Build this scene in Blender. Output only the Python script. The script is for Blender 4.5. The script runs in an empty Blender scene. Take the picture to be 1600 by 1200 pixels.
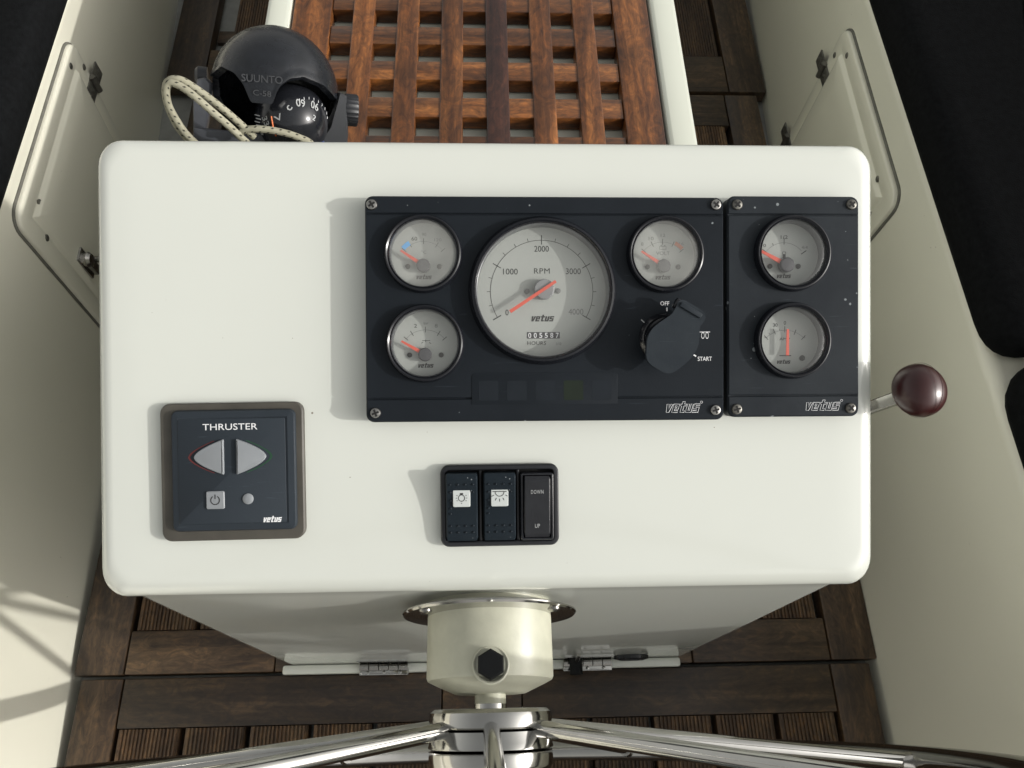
import bpy, bmesh, math, random
from mathutils import Vector, Matrix
random.seed(7)
R = math.radians
scene = bpy.context.scene
col = scene.collection

# ------------------------------------------------------------------ camera
CAM = Vector((-.0037, 0.0, 1.03))
cx = Vector((.99905, -.02365, .03670)); cy = Vector((-.00562, -.90322, -.42915)); cz = Vector((.04330, .42853, -.90249))
cam_d = bpy.data.cameras.new('camera'); cam = bpy.data.objects.new('camera', cam_d); col.objects.link(cam)
m = Matrix((cx, -cy, -cz)).transposed().to_4x4(); m.translation = CAM
cam.matrix_world = m
cam_d.sensor_fit = 'HORIZONTAL'; cam_d.sensor_width = 36.0; cam_d.lens = 36.0 * 1205.0 / 1600.0
cam_d.clip_start = .01; cam_d.clip_end = 3000
scene.camera = cam

# ------------------------------------------------------------------ sky, sun, exposure
SUN = Vector((1.0, -.26, .40)).normalized()
world = bpy.data.worlds.new('World'); scene.world = world; world.use_nodes = True
wn = world.node_tree; wn.nodes.clear()
sky = wn.nodes.new('ShaderNodeTexSky'); sky.sky_type = 'NISHITA'; sky.sun_disc = False
sky.sun_elevation = math.asin(SUN.z); sky.sun_rotation = math.atan2(SUN.x, SUN.y)
sky.air_density = 3.5; sky.dust_density = 6.0; sky.ozone_density = .6
hsv = wn.nodes.new('ShaderNodeHueSaturation'); hsv.inputs['Saturation'].default_value = .10
bg = wn.nodes.new('ShaderNodeBackground'); bg.inputs['Strength'].default_value = .15
wo = wn.nodes.new('ShaderNodeOutputWorld')
wn.links.new(sky.outputs[0], hsv.inputs['Color']); wn.links.new(hsv.outputs[0], bg.inputs['Color']); wn.links.new(bg.outputs[0], wo.inputs['Surface'])
sd = bpy.data.lights.new('sun', 'SUN'); sd.energy = 2.0; sd.angle = R(.9); sd.color = (1.0, .975, .92)
sun = bpy.data.objects.new('sun', sd); col.objects.link(sun)
sun.rotation_euler = SUN.to_track_quat('Z', 'Y').to_euler(); sun.location = SUN * 5
vs = scene.view_settings
vs.view_transform = 'Standard'; vs.look = 'None'; vs.exposure = .38; vs.gamma = 1.0; vs.use_curve_mapping = False

# ------------------------------------------------------------------ material helpers
MATS = {}
class NT:
    def __init__(s, name):
        s.m = bpy.data.materials.new(name); s.m.use_nodes = True; s.t = s.m.node_tree
        s.b = s.t.nodes['Principled BSDF']; s.out = s.t.nodes['Material Output']; MATS[name] = s.m
    def n(s, typ, **kw):
        nd = s.t.nodes.new(typ)
        for k, v in kw.items(): setattr(nd, k, v)
        return nd
    def l(s, a, b): s.t.links.new(a, b)
    def coords(s, scale=(1, 1, 1), rnd=True):
        tc = s.n('ShaderNodeTexCoord'); mp = s.n('ShaderNodeMapping'); mp.inputs['Scale'].default_value = scale
        s.l(tc.outputs['Object'], mp.inputs['Vector'])
        if not rnd: return mp.outputs[0]
        oi = s.n('ShaderNodeObjectInfo'); mu = s.n('ShaderNodeMath', operation='MULTIPLY'); mu.inputs[1].default_value = 37.0
        s.l(oi.outputs['Random'], mu.inputs[0])
        ad = s.n('ShaderNodeVectorMath', operation='ADD'); s.l(mp.outputs[0], ad.inputs[0]); s.l(mu.outputs[0], ad.inputs[1])
        return ad.outputs[0]
    def noise(s, vec, scale, detail=4, rough=.55, dist=0):
        nd = s.n('ShaderNodeTexNoise'); nd.inputs['Scale'].default_value = scale; nd.inputs['Detail'].default_value = detail
        nd.inputs['Roughness'].default_value = rough; nd.inputs['Distortion'].default_value = dist
        s.l(vec, nd.inputs['Vector']); return nd.outputs['Fac']
    def ramp(s, fac, stops):
        r = s.n('ShaderNodeValToRGB'); e = r.color_ramp.elements
        while len(e) < len(stops): e.new(.5)
        for i, (p, c) in enumerate(stops):
            e[i].position = p; e[i].color = (*c, 1) if len(c) == 3 else c
        s.l(fac, r.inputs[0]); return r.outputs[0]
    def mix(s, fac, a, b, blend='MIX'):
        mx = s.n('ShaderNodeMix', data_type='RGBA', blend_type=blend)
        for v, i in ((fac, 0), (a, 6), (b, 7)):
            if hasattr(v, 'node'): s.l(v, mx.inputs[i])
            else: mx.inputs[i].default_value = v if i == 0 else (*v, 1)
        return mx.outputs[2]
    def bump(s, h, strength, dist=.001):
        b = s.n('ShaderNodeBump'); b.inputs['Strength'].default_value = strength; b.inputs['Distance'].default_value = dist
        s.l(h, b.inputs['Height']); s.l(b.outputs[0], s.b.inputs['Normal']); return b
    def set(s, **kw):
        for k, v in kw.items():
            i = s.b.inputs[k.replace('_', ' ')]
            if hasattr(v, 'node'): s.l(v, i)
            elif isinstance(v, (tuple, list)): i.default_value = (*v, 1)
            else: i.default_value = v
        return s

def plain(name, c, rough=.5, metal=0, var=.12, bump=.0, nscale=60, **kw):
    t = NT(name); v = t.coords()
    n = t.noise(v, nscale, 4)
    dark = tuple(x * (1 - var) for x in c); lite = tuple(min(1, x * (1 + var)) for x in c)
    t.set(Base_Color=t.ramp(n, [(.3, dark), (.7, lite)]), Metallic=metal)
    rr = t.n('ShaderNodeMapRange'); rr.inputs['To Min'].default_value = max(0, rough - .06); rr.inputs['To Max'].default_value = rough + .06
    t.l(t.noise(v, nscale * .5, 3), rr.inputs[0]); t.l(rr.outputs[0], t.b.inputs['Roughness'])
    if bump: t.bump(t.noise(v, nscale * 4, 3), bump, .0006)
    for k, val in kw.items(): t.set(**{k: val})
    return t.m

def gelcoat(name, c, rough, coat, wave=.05, specks=True):
    t = NT(name); v = t.coords(rnd=False)
    big = t.noise(v, 5, 4)
    base = t.ramp(big, [(.25, tuple(x * .955 for x in c)), (.75, c)])
    if specks:
        vo = t.n('ShaderNodeTexVoronoi'); vo.inputs['Scale'].default_value = 75; t.l(v, vo.inputs['Vector'])
        size = t.noise(v, 11, 2)
        lt = t.n('ShaderNodeMath', operation='SUBTRACT'); lt.inputs[1].default_value = .50; t.l(size, lt.inputs[0])
        cmp = t.n('ShaderNodeMath', operation='MULTIPLY'); cmp.inputs[1].default_value = .30; t.l(lt.outputs[0], cmp.inputs[0])
        ls = t.n('ShaderNodeMath', operation='LESS_THAN'); t.l(vo.outputs['Distance'], ls.inputs[0]); t.l(cmp.outputs[0], ls.inputs[1])
        base = t.mix(ls.outputs[0], base, (.22, .2, .16))
    sm = t.noise(v, 2.6, 4, .55, .5)
    rg = t.n('ShaderNodeMapRange'); rg.inputs['To Min'].default_value = rough - .03; rg.inputs['To Max'].default_value = rough + .06; t.l(sm, rg.inputs[0])
    cr = t.n('ShaderNodeMapRange'); cr.inputs['From Min'].default_value = .2; cr.inputs['From Max'].default_value = .85; cr.inputs['To Min'].default_value = .04; cr.inputs['To Max'].default_value = .08; t.l(sm, cr.inputs[0])
    t.set(Base_Color=base, Roughness=rg.outputs[0], Coat_Weight=coat, Coat_Roughness=cr.outputs[0], Coat_IOR=1.5)
    t.bump(t.noise(v, 14, 3, .5), wave, .004)
    return t.m

def wood(name, c0, c1, c2, axis, rough=.5, coat=.0):
    t = NT(name)
    sc = [26, 26, 26]; sc[axis] = 2.2
    v = t.coords(tuple(sc))
    g = t.noise(v, 1.0, 7, .62, 1.6)
    sc2 = [190, 190, 190]; sc2[axis] = 7
    v2 = t.coords(tuple(sc2)); f = t.noise(v2, 1.0, 4, .6)
    colr = t.ramp(g, [(.28, c0), (.5, c1), (.74, c2)])
    fine = t.ramp(f, [(.3, (.55, .52, .5)), (.62, (1.0, 1.0, 1.0))])
    colr = t.mix(.75, colr, fine, 'MULTIPLY')
    oi = t.n('ShaderNodeObjectInfo'); mr = t.n('ShaderNodeMapRange'); mr.inputs['To Min'].default_value = .62; mr.inputs['To Max'].default_value = 1.3
    t.l(oi.outputs['Random'], mr.inputs[0])
    colr = t.mix(1.0, colr, mr.outputs[0], 'MULTIPLY')
    sc4 = [75, 75, 75]; sc4[axis] = 34
    bl_ = t.noise(t.coords(tuple(sc4)), 1.0, 5, .65, 2.2)
    colr = t.mix(.8, colr, t.ramp(bl_, [(.28, (.30, .25, .22)), (.5, (1.0, .97, .93)), (.70, (2.0, 1.8, 1.4))]), 'MULTIPLY')
    v3 = t.coords(); st = t.noise(v3, 9, 3)
    colr = t.mix(t.ramp(st, [(.52, (0, 0, 0)), (.72, (.55, .55, .55))]), colr, tuple(x * .35 for x in c0))
    t.set(Base_Color=colr, Roughness=rough, Coat_Weight=coat, Coat_Roughness=.25)
    t.bump(f, .35, .0012)
    return t.m

gel_w = gelcoat('console_gelcoat', (.632, .652, .602), .24, .7, .045)
gel_c = gelcoat('seat_gelcoat', (.68, .665, .565), .3, .45, .10)
gel_b = gelcoat('box_gelcoat', (.60, .62, .54), .32, .4, .06, False)
gel_f = plain('sole_paint', (.26, .265, .25), .6, var=.2, nscale=25)
cream_metal = plain('cream_enamel', (.47, .47, .375), .42, var=.10, bump=.22, nscale=45, Coat_Weight=.12)
chrome = plain('polished_stainless', (.42, .415, .395), .12, 1.0, var=.05, nscale=60)
steel = plain('dull_steel', (.38, .37, .35), .26, 1.0, var=.15, nscale=120)
steel_dk = plain('weathered_steel', (.16, .155, .14), .42, .8, var=.3, nscale=120)
gap_shade_m = plain('grey_gap_shade', (.12, .118, .10), .7, var=.2)  # shadow colour for the painted gap round the locker doors
rubber = plain('black_rubber', (.006, .0068, .0075), .55, var=.2, bump=.2, Specular_IOR_Level=.2)
black = plain('black_plastic', (.009, .010, .013), .4, var=.2, bump=.08, nscale=90)
black_gl = plain('gloss_black_plastic', (.012, .013, .016), .14, var=.2, nscale=90)
grey_pl = plain('grey_bracket_plastic', (.05, .054, .064), .45, var=.15, bump=.12, nscale=120)
dark_hole = plain('dark_recess', (.004, .004, .004), .8, var=.1)

def dusty(name, c, dust, amt, rough=.42):
    t = NT(name); v = t.coords(rnd=False)
    vo = t.n('ShaderNodeTexVoronoi'); vo.inputs['Scale'].default_value = 170; t.l(v, vo.inputs['Vector'])
    sz = t.noise(v, 60, 2)
    th = t.n('ShaderNodeMapRange'); th.inputs['From Min'].default_value = .66 - amt; th.inputs['From Max'].default_value = .95; th.inputs['To Max'].default_value = .55
    t.l(sz, th.inputs[0])
    ls = t.n('ShaderNodeMath', operation='LESS_THAN'); t.l(vo.outputs['Distance'], ls.inputs[0]); t.l(th.outputs[0], ls.inputs[1])
    cl = t.noise(v, 16, 6, .65)
    base = t.mix(t.ramp(cl, [(.38, (0, 0, 0)), (.75, (1, 1, 1))]), c, dust)
    # scuffs: thin bright lines
    v2 = t.coords((30, 420, 60), False); sc = t.noise(v2, 1, 2, .5, .8)
    base = t.mix(t.ramp(sc, [(.70, (0, 0, 0)), (.76, (.35, .35, .35))]), base, tuple(min(1, x * 3) for x in dust))
    base = t.mix(ls.outputs[0], base, (.20, .22, .23))
    t.set(Base_Color=base, Roughness=rough, Specular_IOR_Level=.14)
    t.bump(t.noise(v, 900, 2), .12, .0004)
    return t.m
panel_blk = dusty('instrument_panel_plastic', (.0100, .0128, .0165), (.0135, .0170, .0215), .06)
panel_blk2 = dusty('dusty_panel_plastic', (.0135, .0170, .0215), (.024, .0290, .034), .13, .5)
thr_blue = dusty('thruster_face_plastic', (.026, .0325, .040), (.029, .036, .044), .0, .4)
thr_frame = plain('thruster_surround', (.062, .057, .047), .55, var=.25, nscale=40)
key_grey = plain('grey_rubber_button', (.23, .245, .26), .5, var=.05)
key_dark = dusty('ignition_cover_rubber', (.016, .021, .027), (.030, .037, .043), .08, .55)
rocker_m = dusty('rocker_plastic', (.009, .014, .019), (.014, .020, .026), .05, .4)
dial_m = plain('dial_silver', (.355, .372, .35), .45, var=.03, nscale=30)
lens_m = plain('icon_lens', (.50, .53, .52), .35, var=.03)
ink = plain('ink_black', (.02, .02, .02), .6, var=.1)
ink_grey = plain('ink_grey', (.16, .165, .16), .6, var=.1)
ink_blue = plain('ink_blue', (.10, .36, .72), .6, var=.05)
ink_red = plain('ink_orange', (.55, .16, .07), .6, var=.05)
print_w = plain('white_print', (.72, .73, .74), .5, var=.04)
print_g = plain('grey_print', (.35, .36, .36), .5, var=.05)
ring_r = plain('red_print', (.095, .016, .016), .5, var=.2); ring_g = plain('green_print', (.012, .055, .026), .5, var=.2)
needle_m = plain('needle_red', (.60, .095, .06), .4, var=.03)
hub_m = plain('needle_hub', (.055, .055, .06), .3, var=.1)
clear_chr = plain('bezel_gloss', (.008, .009, .012), .24, var=.1, Specular_IOR_Level=.35)
inner_ring = plain('dial_wall', (.10, .105, .11), .3, .2, var=.1)
fabric = plain('black_cushion_cloth', (.0045, .005, .0055), .9, var=.35, bump=.6, nscale=160, Specular_IOR_Level=.08)
burg = plain('burgundy_knob', (.034, .006, .006), .3, var=.15, nscale=25, Coat_Weight=.25, Coat_Roughness=.3)
blue_pl = plain('blue_plastic', (.006, .03, .16), .3)
teak_x = wood('teak_board_across', (.018, .0105, .006), (.052, .032, .018), (.130, .084, .047), 0, .5, .15)
teak_y = wood('teak_board_along', (.018, .0105, .006), (.052, .032, .018), (.130, .084, .047), 1, .5, .15)
grat_x = wood('oiled_grating_across', (.028, .010, .0035), (.125, .046, .013), (.33, .135, .040), 0, .34, .45)
grat_y = wood('oiled_grating_along', (.026, .0095, .0035), (.11, .040, .012), (.28, .112, .034), 1, .34, .45)
grat_d = wood('dark_grating_along', (.010, .006, .006), (.035, .014, .010), (.07, .026, .016), 1, .34, .45)
slat_m = wood('ribbed_teak', (.035, .020, .011), (.085, .050, .026), (.15, .10, .055), 1, .6)
water_m = plain('water_surface', (.012, .03, .035), .12, var=.3, nscale=.6)

def glass_mat(name, haze):
    t = NT(name); t.t.nodes.remove(t.b); v = t.coords()
    tr = t.n('ShaderNodeBsdfTransparent'); gl = t.n('ShaderNodeBsdfGlossy'); gl.inputs['Roughness'].default_value = .03
    df = t.n('ShaderNodeBsdfDiffuse'); df.inputs['Color'].default_value = (.62, .62, .58, 1)
    fr = t.n('ShaderNodeFresnel'); ge = t.n('ShaderNodeNewGeometry')
    ior = t.n('ShaderNodeMapRange'); ior.inputs['To Min'].default_value = 1.49; ior.inputs['To Max'].default_value = 1 / 1.49
    t.l(ge.outputs['Backfacing'], ior.inputs[0]); t.l(ior.outputs[0], fr.inputs['IOR'])
    mr = t.n('ShaderNodeMapRange'); mr.inputs['From Min'].default_value = .3; mr.inputs['From Max'].default_value = .75
    mr.inputs['To Min'].default_value = haze * .6; mr.inputs['To Max'].default_value = haze * 1.5
    t.l(t.noise(v, 45, 5, .6), mr.inputs[0])
    m1 = t.n('ShaderNodeMixShader'); m2 = t.n('ShaderNodeMixShader')
    t.l(mr.outputs[0], m1.inputs[0]); t.l(tr.outputs[0], m1.inputs[1]); t.l(df.outputs[0], m1.inputs[2])
    t.l(fr.outputs[0], m2.inputs[0]); t.l(m1.outputs[0], m2.inputs[1]); t.l(gl.outputs[0], m2.inputs[2])
    t.l(m2.outputs[0], t.out.inputs['Surface']); return t.m
glass = glass_mat('gauge_glass', .04); glass_hazy = glass_mat('hazy_gauge_glass', .17); glass_big = glass_mat('tachometer_glass', .05)

def cord_mat():
    t = NT('flecked_cord')
    tc = t.n('ShaderNodeTexCoord'); uv = tc.outputs['UV']
    sx = t.n('ShaderNodeSeparateXYZ'); t.l(uv, sx.inputs[0])
    def fract_win(sock, mul, off, w):
        a = t.n('ShaderNodeMath', operation='MULTIPLY_ADD'); a.inputs[1].default_value = mul; a.inputs[2].default_value = off; t.l(sock, a.inputs[0])
        f = t.n('ShaderNodeMath', operation='FRACT'); t.l(a.outputs[0], f.inputs[0])
        l = t.n('ShaderNodeMath', operation='LESS_THAN'); l.inputs[1].default_value = w; t.l(f.outputs[0], l.inputs[0]); return l.outputs[0]
    ad = t.n('ShaderNodeMath', operation='MULTIPLY_ADD'); ad.inputs[1].default_value = 2.0; t.l(sx.outputs[0], ad.inputs[0]); t.l(sx.outputs[1], ad.inputs[2])
    a = fract_win(ad.outputs[0], 1.0, 0, .26); b = fract_win(sx.outputs[0], 4.0, .1, .34)
    mu = t.n('ShaderNodeMath', operation='MULTIPLY'); t.l(a, mu.inputs[0]); t.l(b, mu.inputs[1])
    n = t.noise(tc.outputs['Object'], 300, 3)
    base = t.mix(n, (.24, .23, .16), (.38, .365, .28))
    t.set(Base_Color=t.mix(mu.outputs[0], base, (.03, .028, .02)), Roughness=.85)
    wv = t.n('ShaderNodeTexWave'); wv.inputs['Scale'].default_value = 6; t.l(uv, wv.inputs['Vector'])
    t.bump(wv.outputs['Fac'], .3, .0006)
    return t.m
cord_m = cord_mat()

# ------------------------------------------------------------------ mesh helpers
class MB:
    def __init__(s): s.v = []; s.f = []; s.uv = None
    def ring(s, pts):
        i = len(s.v); s.v += [tuple(p) for p in pts]; return list(range(i, i + len(pts)))
    def loft(s, rings, cap0=True, cap1=True, closed=True):
        ids = [s.ring(r) for r in rings]; n = len(ids[0])
        for a, b in zip(ids, ids[1:]):
            for k in range(n if closed else n - 1):
                j = (k + 1) % n; s.f.append((a[k], a[j], b[j], b[k]))
        if cap0: s.f.append(tuple(reversed(ids[0])))
        if cap1: s.f.append(tuple(ids[-1]))
        return s
    def lathe(s, prof, n=40, c=(0, 0, 0), cap0=True, cap1=True):
        rings = [[(c[0] + r * math.cos(2 * math.pi * k / n), c[1] + r * math.sin(2 * math.pi * k / n), c[2] + z) for k in range(n)] for r, z in prof]
        return s.loft(rings, cap0, cap1)
    def slab(s, outline, levels):
        """outline(inset) -> list of (x, y); levels = [(inset, z)...]"""
        return s.loft([[(x, y, z) for x, y in outline(i)] for i, z in levels])
    def tube(s, pts, r, n=12, caps=True, rs=None):
        P = [Vector(p) for p in pts]; rings = []
        t0 = (P[1] - P[0]).normalized(); up = t0.orthogonal().normalized()
        for i, p in enumerate(P):
            t = (P[min(i + 1, len(P) - 1)] - P[max(i - 1, 0)]).normalized()
            up = (up - t * up.dot(t)).normalized(); sd_ = t.cross(up)
            rr = rs[i] if rs else r
            rings.append([p + (up * math.cos(2 * math.pi * k / n) + sd_ * math.sin(2 * math.pi * k / n)) * rr for k in range(n)])
        return s.loft(rings, caps, caps)
    def box(s, x0, x1, y0, y1, z0, z1):
        i = len(s.v); s.v += [(x, y, z) for z in (z0, z1) for y in (y0, y1) for x in (x0, x1)]
        s.f += [tuple(i + k for k in q) for q in ((0, 2, 3, 1), (4, 5, 7, 6), (0, 1, 5, 4), (2, 6, 7, 3), (0, 4, 6, 2), (1, 3, 7, 5))]
        return s
    def bbox(s, x0, x1, y0, y1, z0, z1, b):
        return s.slab(rrect((x0 + x1) / 2, (y0 + y1) / 2, x1 - x0, y1 - y0, b, 2), [(b * .6, z0), (0, z0 + b * .6), (0, z1 - b), (b * .3, z1 - b * .3), (b, z1)])
    def map(s, fn): s.v = [tuple(fn(*p)) for p in s.v]; return s
    def build(s, name, mat, parent=None, loc=None, mw=None, ang=35, fix=True):
        me = bpy.data.meshes.new(name); me.from_pydata(s.v, [], s.f); me.update()
        if fix:
            bm = bmesh.new(); bm.from_mesh(me); bmesh.ops.recalc_face_normals(bm, faces=bm.faces); bm.to_mesh(me); bm.free()
        me.shade_smooth(); me.set_sharp_from_angle(angle=R(ang))
        return link(name, me, mat, parent, loc, mw)

def link(name, me, mat, parent=None, loc=None, mw=None):
    if mat is not None and len(me.materials) == 0: me.materials.append(mat)
    o = bpy.data.objects.new(name, me); col.objects.link(o)
    if parent is not None: o.parent = parent
    if mw is not None: o.matrix_local = mw
    if loc is not None: o.location = loc
    return o
def tag(o, label, cat, group=None, kind=None):
    if label: o['label'] = label
    if cat: o['category'] = cat
    if group: o['group'] = group
    if kind: o['kind'] = kind
    return o
def empty(name, label, cat, mw=None, group=None):
    o = bpy.data.objects.new(name, None); col.objects.link(o); o.empty_display_size = .02
    if mw is not None: o.matrix_world = mw
    return tag(o, label, cat, group)

def rrect(cx_, cy_, w, h, r, seg=5, rs=None):
    """rounded rectangle outline as a function of inset; rs = radii (br, tr, tl, bl)"""
    def f(i):
        out = []
        R4 = rs or (r, r, r, r)
        hw, hh = w / 2 - i, h / 2 - i
        for k, (sx, sy) in enumerate(((1, -1), (1, 1), (-1, 1), (-1, -1))):
            rr = max(R4[k] - i, .00005); c = (cx_ + sx * (hw - rr), cy_ + sy * (hh - rr)); a0 = R(-90 + 90 * k)
            for q in range(seg + 1):
                a = a0 + R(90) * q / seg; out.append((c[0] + rr * math.cos(a), c[1] + rr * math.sin(a)))
        return out
    return f
def poly(pts, rnd=0, seg=3):
    """polygon outline (counter-clockwise) with rounded corners; inset towards the inside"""
    P = [Vector(p) for p in pts]; n = len(P); out = []
    for k in range(n):
        p, a, b = P[k], P[k - 1], P[(k + 1) % n]
        da, db = (a - p), (b - p); r = min(rnd, da.length * .45, db.length * .45)
        if r <= 0: out.append(p); continue
        s_, e_ = p + da.normalized() * r, p + db.normalized() * r
        for q in range(seg + 1):
            t = q / seg; out.append(s_ * (1 - t) ** 2 + p * 2 * t * (1 - t) + e_ * t * t)
    def f(i):
        if i == 0: return [tuple(p) for p in out]
        res = []; n2 = len(out)
        for k in range(n2):
            t = (out[(k + 1) % n2] - out[k - 1]).normalized(); res.append((out[k].x - t.y * i, out[k].y + t.x * i))
        return res
    return f
def circ(c, r, n=32): return lambda i: [(c[0] + (r - i) * math.cos(2 * math.pi * k / n), c[1] + (r - i) * math.sin(2 * math.pi * k / n)) for k in range(n)]
def flat(name, pts, z, mat, parent, th=.00012):
    return MB().slab(lambda i: pts, [(0, z - th), (0, z)]).build(name, mat, parent)

DG = None
def text_mesh(s, bold=0, spacing=1.0):
    cu = bpy.data.curves.new('lettering', 'FONT'); cu.body = s; cu.size = 1; cu.offset = bold; cu.space_character = spacing
    cu.resolution_u = 3; cu.fill_mode = 'FRONT'
    o = bpy.data.objects.new('lettering', cu); col.objects.link(o)
    dg = bpy.context.evaluated_depsgraph_get(); me = bpy.data.meshes.new_from_object(o.evaluated_get(dg))
    bpy.data.objects.remove(o); bpy.data.curves.remove(cu); return me
def text(s, x0, y0, x1, y1, z, mat, parent, name='lettering', bold=.0, shear=0, rot=0, spacing=1.0, mw=None):
    """text stretched into the box (x0,y0)-(x1,y1) at height z, turned about its centre"""
    me = text_mesh(s, bold, spacing)
    xs = [v.co.x for v in me.vertices]; ys = [v.co.y for v in me.vertices]
    ax, bx, ay, by = min(xs), max(xs), min(ys), max(ys)
    mx, my = (x0 + x1) / 2, (y0 + y1) / 2; c, s_ = math.cos(rot), math.sin(rot)
    for v in me.vertices:
        x = (v.co.x - ax) / (bx - ax) - .5; y = (v.co.y - ay) / (by - ay) - .5
        x = x * (x1 - x0) + shear * y * (y1 - y0); y = y * (y1 - y0)
        v.co = (mx + x * c - y * s_, my + x * s_ + y * c, z)
    me.materials.clear()
    return link(name, me, mat, parent, mw=mw)

LOGO = {  # heavy slanted lower-case letters on a unit grid
    'v': [(.26, 0), (.70, 0), (1.04, 1), (.68, 1), (.50, .34), (.36, 1), (-.02, 1)],
    'e': [(0, 0), (1, 0), (1, .21), (.34, .21), (.34, .395), (.49, .395), (.49, .57), (.34, .57), (.34, .80), (.66, .80), (.66, .57), (.51, .57), (.51, .395), (1, .395), (1, 1), (0, 1)],
    't': [(.26, 0), (.95, 0), (.95, .21), (.64, .21), (.64, .78), (1, .78), (1, 1), (.64, 1), (.64, 1.3), (.26, 1.3), (.26, 1), (.02, 1), (.02, .78), (.26, .78)],
    'u': [(0, 0), (1, 0), (1, 1), (.64, 1), (.64, .22), (.36, .22), (.36, 1), (0, 1)],
    's': [(0, 0), (1, 0), (1, .60), (.36, .60), (.36, .79), (1, .79), (1, 1), (0, 1), (0, .41), (.64, .41), (.64, .21), (0, .21)]}
def logo(x0, y0, x1, y1, z, mat, parent, grow=0, name='logo'):
    b = MB(); n = 5; gap = .20; h = y1 - y0; sh = .30 * h
    w = (x1 - x0 - sh) / (n + gap * (n - 1)); i = 0
    for ch in 'vetus':
        ox = x0 + i * w * (1 + gap); i += 1
        for pg in [LOGO[ch]]:
            p = [(ox + a * w + sh * q, y0 + q * h) for a, q in pg]
            if grow: p = poly(p)(-grow)
            k = len(b.v); z += 1e-7
            b.v += [(x, y, z) for x, y in p]; b.f.append(tuple(range(k, k + len(p))))
    return b.build(name, mat, parent, fix=False)

# ================================================================== SETTING
MB().slab(lambda i: [(-400, -400), (400, -400), (400, 400), (-400, 400)], [(0, -1.2), (0, -.8)]).build('water', water_m)['kind'] = 'structure'
fl = MB().box(-.62, .62, -.95, 2.4, -.08, -.012).build('floor', gel_f); fl['kind'] = 'structure'

def wall_x(side, Y, z):
    """front face of a cockpit seat: foot line and top edge are each slightly bent"""
    if side < 0: foot, top = -.493 - .062 * max(Y, -.2), -.520
    else: foot, top = .4955 + .022 * Y * Y, .517
    t = (z + .012) / .357
    return foot + (top - foot) * t

SEAT_Z = .345
def seat(side, label):
    root = empty('cockpit_seat', label, 'boat seat', Matrix.Translation((side * .52, .5, 0)))
    off = Vector((side * .52, .5, 0))
    b = MB(); rows = []
    Ys = [-1.0 + .1 * k for k in range(35)]
    for Y in Ys:
        r = .014; pr = [(wall_x(side, Y, z), z) for z in (-.06, 0, .08, .16, .24, SEAT_Z - r)]
        xt = wall_x(side, Y, SEAT_Z)
        for q in range(1, 6):
            a = R(90) * q / 5; pr.append((xt + side * (r - r * math.cos(a)), SEAT_Z - r + r * math.sin(a)))
        pr += [(side * .7, SEAT_Z - .002), (side * 1.02, SEAT_Z - .006), (side * 1.035, SEAT_Z + .01), (side * 1.05, .60), (side * 1.07, .62), (side * 1.28, .62), (side * 1.30, .6), (side * 1.36, -.9)]
        rows.append([Vector((x, Y, z)) - off for x, z in pr])
    b.loft(rows, False, False, closed=False).build('seat_body', gel_c, root, ang=50)
    return root, off
seat_l, off_l = seat(-1, 'cream moulded seat front with locker door, left of the console')
seat_r, off_r = seat(1, 'cream moulded seat front with locker door, right of the console beside the throttle lever')

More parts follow.
